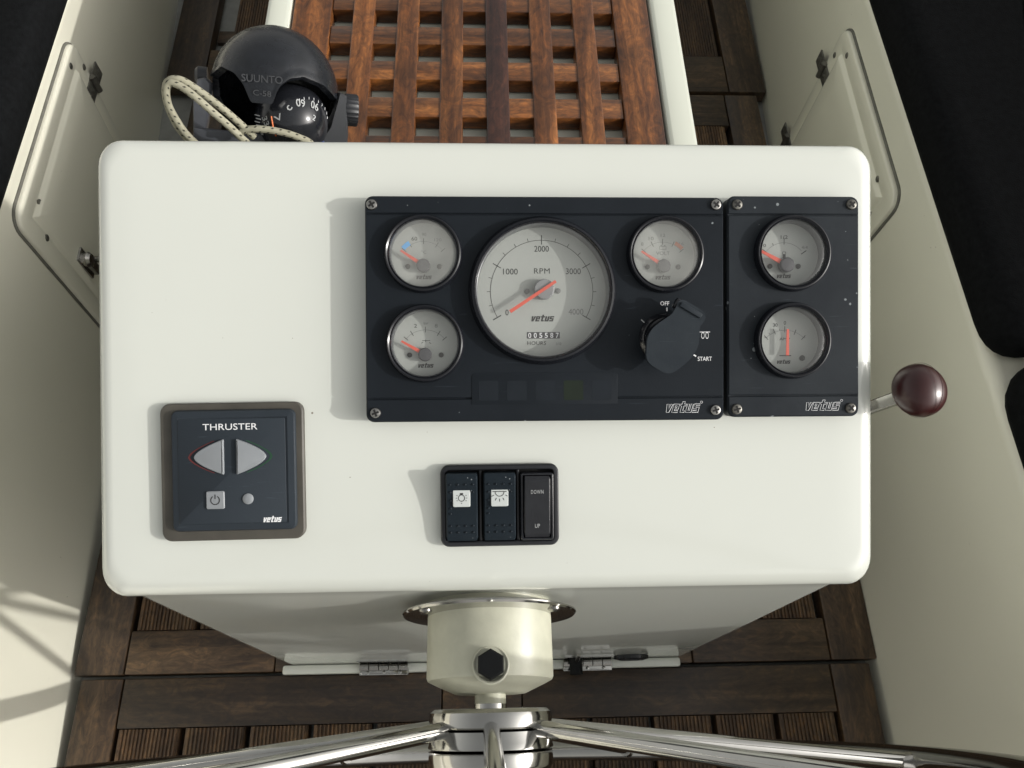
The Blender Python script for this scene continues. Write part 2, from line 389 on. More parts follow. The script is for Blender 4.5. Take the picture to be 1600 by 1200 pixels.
def on_wall(side, off, pts_fn):
    def f(Y, z, d): return Vector((wall_x(side, Y, z) - side * d, Y, z)) - off
    return f
def door(side, root, off, Y0, Y1, z0, z1, scr, hinges, latch=None):
    W = on_wall(side, off, None)
    o = rrect((Y0 + Y1) / 2, (z0 + z1) / 2, Y1 - Y0, z1 - z0, .022, 6)
    # back flange, step and raised centre pad follow the wall
    bm_ = MB()
    rings = []
    for i, d in ((.0, -.003), (.0, .0042), (.0006, .0062), (.003, .0074), (.0215, .0074), (.0235, .0068), (.0260, .0058), (.0275, .0062), (.0300, .0098), (.0335, .0110), (.06, .0112)):
        rings.append([W(y, z, d) for y, z in o(i)])
    bm_.loft(rings).build('locker_door', gel_c, root, ang=60)
    dr = bpy.context.scene.objects[-1] if False else [c for c in root.children if c.name.startswith('locker_door')][-1]
    gk = MB(); gk.loft([[W(y, z, d) for y, z in o(i)] for i, d in ((-.0030, -.002), (-.0028, .0016), (-.0014, .0024), (.0008, .0024))], False, False).build('gasket', gap_shade_m, dr)  # dark ring painting the shaded gap round the door; no groove is cut
    for (y, z) in scr:
        c = W(y, z, .0072); bm_ = MB().lathe([(.0042, -.001), (.0042, .0006), (.0028, .0014), (.0006, .0010)], 14)
        bm_.build('screw', steel_dk, dr, mw=Matrix.Translation(c) @ Matrix.Rotation(R(-90 * side), 4, 'Y'))
    for (y, z) in hinges:
        h = MB()
        for zz in (-1, 1):
            h.bbox(-.011, .011, .004 if zz > 0 else -.03, .03 if zz > 0 else -.004, 0, .0022, .0008)
        h.map(lambda x, y_, z_: (x, y_, z_))
        h.lathe([(.0001, -.012), (.0045, -.012), (.0045, .012), (.0001, .012)], 12)
        k = len(h.v) - 48
        h.v[k:] = [(p[2], p[0], p[1] + .003) for p in h.v[k:]]
        for zz in (-.022, -.012, .012, .022): h.lathe([(.003, .002), (.003, .003), (.0012, .0038)], 10, (0, zz, 0))
        c = W(y, z, .0076)
        M_ = Matrix(((0, 0, -side, c.x), (0, 1, 0, c.y), (1 if side < 0 else 1, 0, 0, c.z), (0, 0, 0, 1)))
        h.build('hinge', steel_dk, dr, mw=M_)
    if latch:
        y, z = latch; c = W(y, z, .0108); h = MB()
        h.bbox(-.022, .022, -.010, .010, 0, .003, .001); h.lathe([(.009, .003), (.010, .008), (.007, .012), (.002, .0125)], 16, (.008, 0, 0)); h.bbox(-.02, .004, -.006, .006, .003, .011, .002)
        h.lathe([(.0042, .003), (.0042, .009), (.002, .011)], 12, (-.012, .014, 0))
        h.build('latch', steel, dr, mw=Matrix(((0, 0, -side, c.x), (0, 1, 0, c.y), (1, 0, 0, c.z), (0, 0, 0, 1))))
door(-1, seat_l, off_l, .540, .828, .035, .318, ((.792, .304), (.820, .277), (.590, .288), (.562, .258)), ((.822, .247), (.822, .085)), (.585, .172))
door(1, seat_r, off_r, .594, .902, .015, .294, ((.888, .252), (.858, .278), (.648, .270), (.618, .236)), ((.896, .218), (.896, .072)))

# cushions ---------------------------------------------------------------
def cushion(label, pts, z0, th):
    cxm = sum(p[0] for p in pts) / len(pts); cym = sum(p[1] for p in pts) / len(pts)
    o = poly([(p[0] - cxm, p[1] - cym) for p in pts], .05, 6)
    lv = [(.012, 0), (.004, .006), (0, .016), (0, th - .02), (.004, th - .009), (.013, th - .002), (.028, th + .0006), (.033, th + .0007)]
    ob = MB().slab(o, lv).build('seat_cushion', fabric, None, (cxm, cym, z0), ang=60)
    tag(ob, label, 'cushion', 'black seat cushions')
    return ob
cushion('long black cushion on the seat beyond the throttle lever, top right corner', [(.507, .338), (1.0, .412), (1.0, 1.9), (.505, 1.9)], SEAT_Z, .055)
cushion('black cushion at the right edge, nearer than the long one, beside the throttle lever', [(.508, -.75), (1.0, -.75), (1.0, .400), (.510, .330)], SEAT_Z, .055)
cushion('black cushion on the left seat, top left corner', [(-1.0, .10), (-.505, .10), (-.506, .6), (-.506, 1.9), (-1.0, 1.9)], SEAT_Z, .055)

# duckboards ----------------------------------------------------------------
BZ0, BZ1 = -.004, .020
def ribbed(w, L):
    b = MB(); n = max(6, int(w / .0046)); prof = [(-w / 2, 0), (-w / 2, BZ1 - BZ0 - .001)]
    for k in range(n):
        x = -w / 2 + .0015 + (w - .003) * k / n; s_ = (w - .003) / n
        prof += [(x + s_ * .15, .0235), (x + s_ * .55, .0235), (x + s_ * .7, .0213), (x + s_, .0213)]
    prof += [(w / 2, BZ1 - BZ0 - .001), (w / 2, 0)]
    b.loft([[(x, y, z) for x, z in prof] for y in (-L / 2, L / 2)])
    me = bpy.data.meshes.new('slat'); me.from_pydata(b.v, [], b.f); me.update(); me.materials.append(slat_m); return me
def duckboard(label, Y0, Y1, rail0, rail1, gaps, xl, xr, st, joints):
    root = empty('duckboard', label, 'duckboard', Matrix.Translation((0, (Y0 + Y1) / 2, 0)), 'duckboards on the cockpit floor')
    cyy = (Y0 + Y1) / 2
    def board(name, x0, x1, y0, y1, mat):
        ax, ay = (x0 + x1) / 2, (y0 + y1) / 2
        return MB().bbox(x0 - ax, x1 - ax, y0 - ay, y1 - ay, BZ0, BZ1, .0018).build(name, mat, root, (ax, ay - cyy, 0))
    board('stile', xl, xl + st, Y0, Y1, teak_y); board('stile', xr - st, xr, Y0, Y1, teak_y)
    for (a, b_) in (rail0, rail1):
        xs = [xl + st + .0012] + joints + [xr - st - .0012]
        for p, q in zip(xs, xs[1:]): board('rail', p + .0006, q - .0006, a, b_, teak_x)
    ya, yb = rail0[1] + .0008, rail1[0] - .0008
    xs = gaps; cache = {}
    for p, q in zip(xs, xs[1:]):
        w = round(q - p - .0075, 4)
        if w not in cache: cache[w] = ribbed(w, yb - ya)
        link('slat', cache[w], None, root, ((p + q) / 2, (ya + yb) / 2 - cyy, BZ0))
    for y in (ya + .06, (ya + yb) / 2, yb - .06):
        MB().box(xl + st, xr - st, y - cyy - .015, y - cyy + .015, -.0115, BZ0 - .0004).build('batten', teak_x, root)
GAPS = [-.432, -.355, -.279, -.205, -.130, -.044, .042, .128, .203, .279, .356, .432]
duckboard('brown ribbed duckboard under the steering wheel, nearest the camera', -.80, .0885, (-.80, -.75), (.033, .0885), GAPS, -.484, .4855, .050, [-.05, .047])
duckboard('brown ribbed duckboard beneath the white console', .093, 1.050, (.093, .144), (.978, 1.050), GAPS, -.494, .497, .058, [-.255, .262])
duckboard('dark far duckboard beyond the console, top of the picture', 1.058, 2.1, (1.058, 1.146), (2.02, 2.1), [-.448, -.36, -.27, -.18, -.09, 0, .09, .18, .27, .36, .445], -.548, .516, .066, [])

# raised box with grating ------------------------------------------------------
GZ = .42
box = empty('grating_box', 'raised cream box with a tray holding the wooden grating, behind the console', 'box', Matrix.Translation((0, .9, 0)))
def bx(name, x0, x1, y0, y1, z0, z1, bev, mat, par, off):
    return MB().bbox(x0 - off[0], x1 - off[0], y0 - off[1], y1 - off[1], z0 - off[2], z1 - off[2], bev).build(name, mat, par)
O = (0, .9, 0)
bx('side_rim', -.238, -.2105, .368, 1.7, .021, GZ + .004, .005, gel_b, box, O)
bx('side_rim', .1945, .2255, .368, 1.7, .021, GZ + .004, .005, gel_b, box, O)
bx('end_panel', -.2095, .1935, 1.67, 1.70, .021, GZ + .003, .004, gel_b, box, O)
bx('tray', -.2095, .1935, .366, 1.668, .021, GZ - .0195, .002, gel_b, box, O)
grat = empty('deck_grating', 'oiled brown square-hole wooden grating lying in the cream box', 'grating', Matrix.Translation((0, .9, GZ)))
def gb(name, x0, x1, y0, y1, z0, z1, mat):
    ax, ay = (x0 + x1) / 2, (y0 + y1) / 2
    return MB().bbox(x0 - ax, x1 - ax, y0 - ay, y1 - ay, z0, z1, .0016).build(name, mat, grat, (ax, ay - .9, 0))
gb('border_board', -.2085, -.166, .37, 1.66, -.0185, .0015, grat_y); gb('border_board', .152, .1925, .37, 1.66, -.0185, .0015, grat_y)
for i in range(6):
    c = -.130 + .0495 * i
    gb('long_bar', c - .0122, c + .0122, .37, 1.66, -.0185, .0008, grat_d if i == 3 else grat_y)
Y = .733 - .053 * 6
cross = {}
while Y < 1.64:
    a, b_ = max(Y - .0275, .372), Y
    if b_ - a > .005:
        MB().bbox(-.1655, .1515, a - (a + b_) / 2, b_ - (a + b_) / 2, -.0178, -.0006, .0012).build('cross_bar', grat_x, grat, (0, (a + b_) / 2 - .9, 0))
    Y += .053

# ================================================================== CONSOLE
TH = R(26); P0 = Vector((0, .22593, .58344))
PU = Vector((1, 0, 0)); PV = Vector((0, math.cos(TH), math.sin(TH))); PN = Vector((0, -math.sin(TH), math.cos(TH)))
def pframe(u, v, t=0, rot=0):
    o = P0 + PU * (u / 1000) + PV * (v / 1000) + PN * (t / 1000)
    mw = Matrix((PU, PV, PN)).transposed().to_4x4(); mw.translation = o
    return mw @ Matrix.Rotation(rot, 4, 'Z')
def plane_z(Y): return P0.z + (Y - P0.y) * math.tan(TH)
cons = empty('helm_console', 'glossy white moulded helm console with sloping instrument top', 'console', Matrix.Translation((.005, .23, 0)))
CO = Vector((.005, .23, 0))
XL, XR, YF, YB = -.2475, .2600, .0962, .3600
rings = []
def cring(xl, xr, yf, yb, r, zf, seg=7):
    o = rrect((xl + xr) / 2, (yf + yb) / 2, xr - xl, yb - yf, r, seg)(0)
    return [Vector((x, y, zf(x, y))) - CO for x, y in o]
rings.append(cring(XL + .004, XR - .006, .100, YB, .013, lambda x, y: .0205))
rings.append(cring(XL + .004, XR - .006, .100, YB, .013, lambda x, y: .25))
rings.append(cring(XL + .004, XR - .006, .1005, YB, .013, lambda x, y: plane_z(y) - .05))
rings.append(cring(XL + .0025, XR - .0035, .1010, YB, .014, lambda x, y: plane_z(y) - .030))
rings.append(cring(XL + .001, XR - .001, .1000, YB, .014, lambda x, y: plane_z(y) - .022))
rings.append(cring(XL, XR, .0975, YB, .014, lambda x, y: plane_z(y) - .0165))
re = .0115
for q in range(8):
    a = R(90) * q / 7; i = re * (1 - math.cos(a)); d = re * (1 - math.sin(a))
    rings.append(cring(XL + i, XR - i, YF + i * .75, YB - i * 1.1, .015, lambda x, y: plane_z(y) - d))
for k in (.03, .06): rings.append(cring(XL + k, XR - k, YF + k, YB - k, .012, lambda x, y: plane_z(y)))
MB().loft(rings).build('body', gel_w, cons, ang=50)
MB().bbox(-.244 - CO.x, .245 - CO.x, .0885 - CO.y, .0997 - CO.y, .0206, .027, .003).build('base_lip', gel_w, cons)
for (x0, x1) in ((-.150, -.091), (.098, .158)):
    h = MB(); xm = (x0 + x1) / 2; n = 5; w = (x1 - x0) / n
    for k in range(n):
        h.tube([(x0 + k * w + .0006, .0945, .0325), (x0 + (k + 1) * w - .0006, .0945, .0325)], .0040, 10)
    h.bbox(x0, x1, .0855, .0925, .0275, .0295, .0006)
    h.box(x0, x1, .0985, .1005, .033, .056)
    for xx in (x0 + .01, xm, x1 - .01): h.lathe([(.0022, .0295), (.0022, .0303), (.001, .0308)], 10, (xx, .0885, 0))
    h.map(lambda x, y, z: (x - CO.x, y - CO.y, z)).build('hinge', chrome, cons)
h = MB().tube([(.112, .0985, .046), (.112, .080, .046)], .0078, 16); h.map(lambda x, y, z: (x - CO.x, y - CO.y, z)).build('catch', rubber, cons)
h = MB().tube([(.112, .094, .054), (.112, .0985, .085)], .0024, 10); h.map(lambda x, y, z: (x - CO.x, y - CO.y, z)).build('catch_pin', steel, cons)
h = MB().lathe([(.0001, 0), (.021, 0), (.021, .004), (.015, .0055), (.013, .003), (.0001, .003)], 28)
h.map(lambda x, y, z: (x + .178 - CO.x, .0995 - z - CO.y, y * .55 + .056)).build('flush_pull', black_gl, cons)

# --- screws
def screw(par, x, y, z, mat, r=.0036):
    s = MB().lathe([(r, 0), (r, .0006), (r * .86, .0013), (r * .5, .0017), (.0003, .0018)], 18).build('screw', mat, par, (x, y, z))
    w, l = r * .17, r * .66; a = random.uniform(.2, 1.3)
    pts = [(w, w), (w, l), (-w, l), (-w, w), (-l, w), (-l, -w), (-w, -w), (-w, -l), (w, -l), (w, -w), (l, -w), (l, w)]
    c, s_ = math.cos(a), math.sin(a)
    flat('slot_shade', [(x_ * c - y_ * s_, x_ * s_ + y_ * c) for x_, y_ in pts], .00195, dark_hole, s, .0004)  # dark cross laid on the head, its colour stands for the recess shade

# --- instrument panels
T = .0118
def holed(outline, holes, z0, z1, cham, name, mat, par):
    """flat plate with round openings: filled top, chamfered rim, walls down to z0"""
    bm = bmesh.new()
    def loop(pts, z): return [bm.verts.new((x, y, z)) for x, y in pts]
    def edges(vs): return [bm.edges.new((vs[k], vs[(k + 1) % len(vs)])) for k in range(len(vs))]
    def wall(a, b):
        for k in range(len(a)): bm.faces.new((a[k], a[(k + 1) % len(a)], b[(k + 1) % len(b)], b[k]))
    top = loop(outline(cham), z1); es = edges(top); mid = loop(outline(0), z1 - cham); bot = loop(outline(0), z0)
    wall(top, mid); wall(mid, bot)
    for (c, r) in holes:
        hp = circ(c, r, 64)(0); a = loop(hp, z1); es += edges(a); wall(a, loop(hp, z0))
    bmesh.ops.triangle_fill(bm, use_beauty=True, use_dissolve=False, edges=es, normal=(0, 0, 1))
    bmesh.ops.recalc_face_normals(bm, faces=bm.faces)
    me = bpy.data.meshes.new(name); bm.to_mesh(me); bm.free(); me.shade_smooth(); me.set_sharp_from_angle(angle=R(30))
    return link(name, me, mat, par)
def panel_plate(root, w, h, g1, g2, mat, rs, holes):
    b = MB(); o = rrect(0, 0, w, h, .005, 6)
    b.loft([[(x, y, z) for x, y in o(i)] for i, z in ((.0006, -.002), (0, 0), (0, T - .0016), (.0006, T - .0010), (.004, T - .0012))], True, False).build('housing', mat, root)
    for gy in (g1, g2): MB().box(-w / 2 + .003, w / 2 - .003, gy - .002, gy + .002, T - .0022, T - .0015).build('groove', mat, root)
    i = .0006
    def strip(y0, y1, r4):
        inside = [(c, r) for c, r in holes if y0 < c[1] < y1]
        holed(rrect(0, (y0 + y1) / 2, w - 2 * i, y1 - y0, .004, 5, r4), inside, T - .0014, T, .0004, 'face_strip', mat, root)
    q = .0005
    strip(g1 + q, h / 2 - i, (.0004, .0046, .0046, .0004)); strip(g2 + q, g1 - q, (.0004,) * 4); strip(-h / 2 + i, g2 - q, (.0046, .0004, .0004, .0046))
def gauge(root, x, y, R_, ri, dial_d, label, glassm, rise=.0045, zb=T):
    """a round instrument: bezel ring (the part), with dial, glass and the rest as its pieces"""
    b = MB().lathe([(R_, -.0002), (R_, .0012), (R_ * .985, .0030), (R_ * .955, rise), (R_ * .925, rise + .0004), (ri * 1.035, rise - .0008), (ri * 1.015, rise - .0022)], 64, cap0=False, cap1=False)
    g = b.build('gauge', clear_chr, root, (x, y, zb)); g['label'] = label
    MB().lathe([(ri * 1.02, rise - .0020), (ri * 1.0, rise - .0026), (ri * .995, -dial_d - .0002)], 64, cap0=False, cap1=False).build('dial_wall', inner_ring, g, fix=False)
    MB().lathe([(ri * 1.0, -dial_d - .001), (ri * 1.0, -dial_d)], 64).build('dial', dial_m, g)
    pr = [(ri * 1.025, rise - .0016)] + [(ri * 1.02 * math.cos(R(a)), rise - .0016 + .0016 * math.sin(R(a))) for a in (15, 30, 45, 60, 75, 88)]
    MB().lathe(pr, 48, cap0=False).build('glass', glassm, g)
    MB().lathe([(ri * 1.045, rise - .0010), (ri * 1.05, rise - .0002), (ri * 1.035, rise + .0001), (ri * 1.015, rise - .0008), (ri * 1.01, rise - .0016)], 64, cap0=False, cap1=False).build('glass_rim', black_gl, g)
    return g, -dial_d
def arc(g, r, a0, a1, z, w, mat, c=(0, 0), n=40, name='scale_arc'):
    b = MB(); o = []; i = []
    for k in range(n + 1):
        a = R(a0 + (a1 - a0) * k / n); o.append((c[0] + (r + w / 2) * math.cos(a), c[1] + (r + w / 2) * math.sin(a), z)); i.append((c[0] + (r - w / 2) * math.cos(a), c[1] + (r - w / 2) * math.sin(a), z))
    b.loft([o, i], False, False, closed=False); return b.build(name, mat, g, fix=False)
def ticks(g, lst, z, mat, c=(0, 0), name='scale_marks'):
    b = MB()
    for (a, r0, r1, w) in lst:
        a = R(a); d = Vector((math.cos(a), math.sin(a))); n = Vector((-d.y, d.x)) * w / 2; C = Vector(c); k = len(b.v)
        b.v += [(*(C + d * r0 + n), z), (*(C + d * r0 - n), z), (*(C + d * r1 - n), z), (*(C + d * r1 + n), z)]; b.f.append((k, k + 1, k + 2, k + 3))
    return b.build(name, mat, g, fix=False)
def needle(g, c, ang, r0, r1, w0, w1, z, hub_r, hub_h, mat=None):
    a = R(ang); d = Vector((math.cos(a), math.sin(a))); n = Vector((-d.y, d.x)); C = Vector(c)
    p = [C + d * r0 + n * w0 / 2, C + d * r0 - n * w0 / 2, C + d * r1 - n * w1 / 2, C + d * r1 + n * w1 / 2]
    p = [tuple(q) for q in reversed(p)]
    MB().slab(lambda i: p, [(0, z), (0, z + .0007)]).build('needle', needle_m, g)
    if hub_r: MB().lathe([(hub_r, z - .0025), (hub_r, z + hub_h * .6), (hub_r * .85, z + hub_h), (hub_r * .3, z + hub_h * 1.15)], 28, (c[0], c[1], 0)).build('needle_hub', hub_m, g)
def dots(g, pts, z, r, mat=ink_grey):
    for p in pts: MB().lathe([(r, z), (r, z + .0007), (r * .5, z + .0009)], 16, (p[0], p[1], 0)).build('dial_rivet', mat, g)

# large panel: centre at u=39.7 v=35.0 (mm)
BW, BH = .2283, .1425; BC = (39.65, 35.15)
big = empty('instrument_panel', 'large black engine instrument panel with tachometer and ignition switch on white console', 'instrument panel', pframe(*BC), 'black instrument panels')
def bl(u, v): return ((u - BC[0]) / 1000, (v - BC[1]) / 1000)
panel_plate(big, BW, BH, bl(0, 95.0)[1], bl(0, -21.4)[1], panel_blk, .005, [(bl(37.2, 46.7), .0445), (bl(-38.0, 69.8), .0226), (bl(-37.2, 13.5), .0226), (bl(115.6, 69.7), .0226)])
for (u, v, mm) in ((-70.0, 100.6, steel), (-68.6, -30.2, steel), (148.6, 101.4, steel), (148.0, -29.8, steel)): screw(big, *bl(u, v), T, mm, .0035)
# warning-light window
wq = bl(38.6, -15.6)
MB().slab(poly([(wq[0] - .0465, wq[1] - .0098), (wq[0] + .0465, wq[1] - .0098), (wq[0] + .0465, wq[1] + .0085), (wq[0] + .0445, wq[1] + .0103), (wq[0] - .0445, wq[1] + .0103), (wq[0] - .0465, wq[1] + .0085)], 0), [(0, T + .0001), (0, T + .00025), (.0003, T + .0003)]).build('warning_window', panel_blk, big)
LX = [wq[0] - .036 + .018 * k for k in range(5)]
for k, x in enumerate(LX):
    MB().slab(rrect(x, wq[1] - .001, .0125, .0125, .001, 2), [(0, T + .0003), (0, T + .00036)]).build('warning_lamp', plain('lamp_lens', (.008, .0115, .016) if k != 3 else (.010, .016, .010), .6, Specular_IOR_Level=.2), big)
# logo outline
def outlined_logo(root, x0, y0, x1, y1):
    logo(x0, y0, x1, y1, T + .00012, print_w, root, .00020); logo(x0, y0, x1, y1, T + .00022, panel_blk, root, -.00016, 'logo_fill')
    arc(root, .0007, 0, 360, T + .00012, .0002, print_w, (x1 + .0008, y1 + .0012), 16, 'trade_mark')
outlined_logo(big, *bl(115.2, -31.2), *bl(138.2, -25.9))
# tachometer -- centre u=37.2 v=46.6
tx = bl(37.2, 46.7)
g, z = gauge(big, *tx, .0470, .0415, .0062, 'large tachometer reading zero with an hour counter', glass_big, .0065)
zt = z + .00012
arc(g, .0330, -30, 210, zt, .00032, ink)
tk = []
for k in range(17):
    a = 210 - 240 * k / 16
    if k % 4 == 0: tk.append((a, .0303, .0362, .00050 if k else .00065))
    else: tk.append((a, .0330, .0353, .00032))
ticks(g, tk, zt, ink)
def gt(s, u0, v0, u1, v1, mat=ink, bold=0, **kw): return text(s, u0 / 1000, v0 / 1000, u1 / 1000, v1 / 1000, zt, mat, g, bold=bold, **kw)
gt('2000', -4.7, 25.6, 4.7, 29.4); gt('1000', -24.8, 11.0, -15.4, 14.8); gt('3000', 15.6, 11.2, 25.2, 15.0); gt('4000', 17.2, -14.8, 26.8, -11.0, ink_grey)
gt('0', -23.4, -15.2, -21.4, -11.4); gt('RPM', -4.9, 11.6, 5.2, 15.0, spacing=1.1); gt('HOURS', -9.4, -34.2, 2.6, -31.8, spacing=1.1)
gt('1/10', 9.2, -34.4, 12.4, -32.6, ink_grey)
logo(-.0073, -.0190, .0080, -.0158, zt, ink, g, .0001)
MB().slab(rrect(.0009, -.0280, .0212, .0042, .0003, 2), [(0, z), (0, zt)]).build('hour_counter', hub_m, g)
for k, ch in enumerate('005587'):
    x = -7.9 + 3.55 * k; text(ch, (x - .95) / 1000, -.0297, (x + .95) / 1000, -.0264, zt + .00012, print_w, g, 'counter_digit', bold=.01)
for k in range(5):
    x = (-6.12 + 3.55 * k) / 1000; ticks(g, [(90, -.0300, -.0260, .00022)], zt + .0001, ink, (x, 0), 'counter_divider')
needle(g, (.0012, .0012), 213.5, -.0088, .0262, .0019, .0022, -.0010, 0, 0)
MB().lathe([(.0065, -.0066), (.0065, -.0020), (.0058, -.0014), (.001, -.0013)], 32, (.0012, .0012, 0)).build('needle_hub', plain('tach_hub', (.22, .225, .23), .4), g)
dots(g, [(-.0095, .0002), (.0105, .0004)], z, .0017)
# small gauges on the large panel
def small(root, x, y, label, gm, dial_d=.0052):
    g, z = gauge(root, x, y, .0248, .0206, dial_d, label, gm, .0050)
    return g, z, z + .00012
HC = (-.0002, -.0070)   # needle pivot on a small dial
def std_dial(g, z, zt, ang, a0=40, a1=140, angs=(140, 122, 90, 58, 40), rr=.0158, nl=.0172):
    arc(g, rr, a0, a1, zt, .00022, ink_grey, HC)
    ticks(g, [(a, rr - .0016, rr + .0020, .00034) for a in angs], zt, ink, HC)
    needle(g, HC, ang, .003, nl, .0024, .0012, -.0022, .0043, .0018)
    dots(g, [(-.0102, -.0072), (.0098, -.0072)], z, .0016, ink)
    logo(-.0052, -.0152, .0050, -.0130, zt, ink, g, .0001)
g, z, zt = small(big, *bl(-38.0, 69.8), 'temperature gauge with a blue mark, upper left of the tachometer', glass_hazy)
std_dial(g, z, zt, 146)
text('60', -.0078, .0093, -.0042, .0117, zt, ink, g); text('90', -.0012, .0122, .0016, .0142, zt, ink_grey, g); text('120', .0066, .0088, .0112, .0108, zt, ink_grey, g)
text('°C', -.0016, .0010, .0016, .0030, zt, ink_grey, g)
arc(g, .0172, 121, 139, zt + .00003, .0030, ink_blue, HC, name='blue_mark')
g, z, zt = small(big, *bl(-37.2, 13.5), 'oil pressure gauge below the temperature gauge', glass)
std_dial(g, z, zt, 150)
text('2', -.0073, .0103, -.0055, .0126, zt, ink, g); text('8', .0058, .0103, .0076, .0126, zt, ink_grey, g); text('bar', -.0012, .0123, .0018, .0140, zt, ink_grey, g)
ticks(g, [(0, -.0022, .0028, .0003), (90, -.0010, .0006, .0003), (30, -.0034, -.0018, .0003), (150, -.0040, -.0024, .0003)], zt, ink, (0, .0020), 'oil_symbol')
g, z, zt = small(big, *bl(115.6, 69.7), 'hazy battery voltmeter above the ignition switch', glass_hazy)
std_dial(g, z, zt, 147, angs=(140, 115, 90, 65, 40))
text('VOLT', -.0045, .0005, .0045, .0028, zt, ink_grey, g, bold=.01); text('8', -.0142, .0064, -.0126, .0086, zt, ink_grey, g); text('10', -.0092, .0100, -.0060, .0122, zt, ink_grey, g)
text('12', -.0014, .0122, .0016, .0142, zt, ink_grey, g); text('16', .0106, .0068, .0136, .0088, zt, ink_grey, g)
arc(g, .0172, 42, 62, zt + .00003, .0024, ink_red, HC, name='red_mark')
b = MB(); [b.v.extend([(x0, y0, zt), (x1, y0, zt), (x1, y1, zt), (x0, y1, zt)]) or b.f.append(tuple(range(len(b.v) - 4, len(b.v)))) for x0, y0, x1, y1 in ((-.0022, .0040, .0022, .0043), (-.0022, .0060, .0022, .0063), (-.0022, .0040, -.0019, .0063), (.0019, .0040, .0022, .0063), (-.0015, .0063, -.0008, .0069), (.0008, .0063, .0015, .0069))]
b.build('battery_symbol', ink_grey, g, fix=False)
# ignition switch with weather cover
ix, iy = bl(114.6, 16.2)
ign = MB().lathe([(.0160, T - .001), (.0160, T + .0012), (.0148, T + .0028), (.0136, T + .0040), (.0130, T + .0036), (.0128, T + .0100), (.0001, T + .0100)], 44, cap0=False).build('ignition_switch', black_gl, big, (ix, iy, 0))
ign['label'] = 'black ignition switch under a lifted rubber key cover'
kp = [(121.8, 37.5), (120.4, 34.0), (117.8, 28.9), (111.0, 24.6), (105.9, 20.9), (102.7, 16.0), (102.0, 9.0), (101.9, 2.2), (107.5, -1.5), (113.7, -4.9), (120.5, -.5), (127.3, 5.7), (130.1, 11.2), (130.9, 17.0), (130.9, 23.0), (135.7, 29.3), (129.0, 33.5)]
kp = [((u - 114.6) / 1000, (v - 16.2) / 1000) for u, v in reversed(kp)]
MB().slab(poly(kp, .003, 3), [(.0016, T + .0105), (.0004, T + .0112), (0, T + .0130), (0, T + .0150), (.0009, T + .0166), (.0022, T + .0170)]).build('key_cover', key_dark, ign)
tb = MB().bbox(-.009, .009, -.0035, .0035, -.005, 0, .0014)
tb.map(lambda x, y, z_: (.0124 + (x * .860 + y * .51), .0178 + (-x * .51 + y * .860), T + .0116 + z_)).build('cover_clip', black_gl, ign)
tb = MB().bbox(-.0075, .0075, -.0016, .0016, 0, .0012, .0005)
tb.map(lambda x, y, z_: (.0130 + (x * .860 + y * .51), .0165 + (-x * .51 + y * .860), T + .0170 + z_)).build('cover_ridge', key_dark, ign)
def pt(s, u0, v0, u1, v1, bold=.01, mat=print_w): text(s, *bl(u0, v0), *bl(u1, v1), T + .00015, mat, big, bold=bold)
pt('OFF', 112.6, 37.2, 118.3, 39.8, .004); pt('START', 136.6, 1.7, 145.8, 4.4, .006)
def bar(x0, y0, x1, y1, w, mat=print_w, par=big, z=T + .00015, name='mark'):
    d = Vector((x1 - x0, y1 - y0)).normalized(); n = Vector((-d.y, d.x)) * w / 2
    b = MB(); b.v = [(x0 + n.x, y0 + n.y, z), (x0 - n.x, y0 - n.y, z), (x1 - n.x, y1 - n.y, z), (x1 + n.x, y1 + n.y, z)]; b.f = [(0, 1, 2, 3)]
    return b.build(name, mat, par, fix=False)
bar(*bl(116.8, 35.9), *bl(116.8, 33.6), .0008); bar(*bl(100.2, 28.2), *bl(102.8, 25.8), .0007, print_g); bar(*bl(133.8, 17.5), *bl(136.6, 18.2), .0009); bar(*bl(131.6, 7.2), *bl(135.6, 4.6), .0009)
gx, gy = bl(140.0, 18.6)
for d in (0, .0027):
    me = []
    arc(big, 1, 0, 360, T + .00015, .26, print_w, (0, 0), 24, 'glow_plug_symbol').matrix_local = Matrix.Translation((gx + d, gy - .0006, 0)) @ Matrix.Diagonal((.00095, .0019, 1, 1))
bar(gx - .002, gy + .0016, gx + .0047, gy + .0016, .0004, name='glow_plug_symbol')
# small panel: centre u=199.2 v=36.5
SC = (199.3, 36.45); SW, SH = .0862, .1420
smp = empty('instrument_panel', 'small dusty black panel with fuel gauge and ammeter, right of the large one', 'instrument panel', pframe(*SC), 'black instrument panels')
def sl(u, v): return ((u - SC[0]) / 1000, (v - SC[1]) / 1000)
panel_plate(smp, SW, SH, sl(0, 95.4)[1], sl(0, -20.8)[1], panel_blk2, .005, [(sl(197.8, 70.6), .0226), (sl(197.8, 14.6), .0226)])
for (u, v) in ((162.4, 101.6), (237.0, 102.0), (161.9, -29.4), (236.4, -29.2)): screw(smp, *sl(u, v), T, steel_dk, .0034)
outlined_logo(smp, *sl(206.2, -30.5), *sl(229.8, -25.4))
HC = (-.0026, -.0068)
g, z, zt = small(smp, *sl(197.8, 70.6), 'fuel gauge with needle near empty', glass, .0070)
HC = (-.0020, -.0070)
arc(g, .0150, 40, 140, zt, .00025, ink_grey, HC); ticks(g, [(143, .0140, .0182, .0004), (90, .0138, .0182, .0004), (34, .0136, .0178, .0005), (118, .015, .0165, .0003)], zt, ink, HC)
needle(g, HC, 152, .003, .0195, .0030, .0016, -.0032, .0048, .0022)
dots(g, [(-.0115, -.0074), (.0072, -.0074)], z, .0016, ink); logo(-.0072, -.0150, .0026, -.0128, zt, ink, g, .0001)
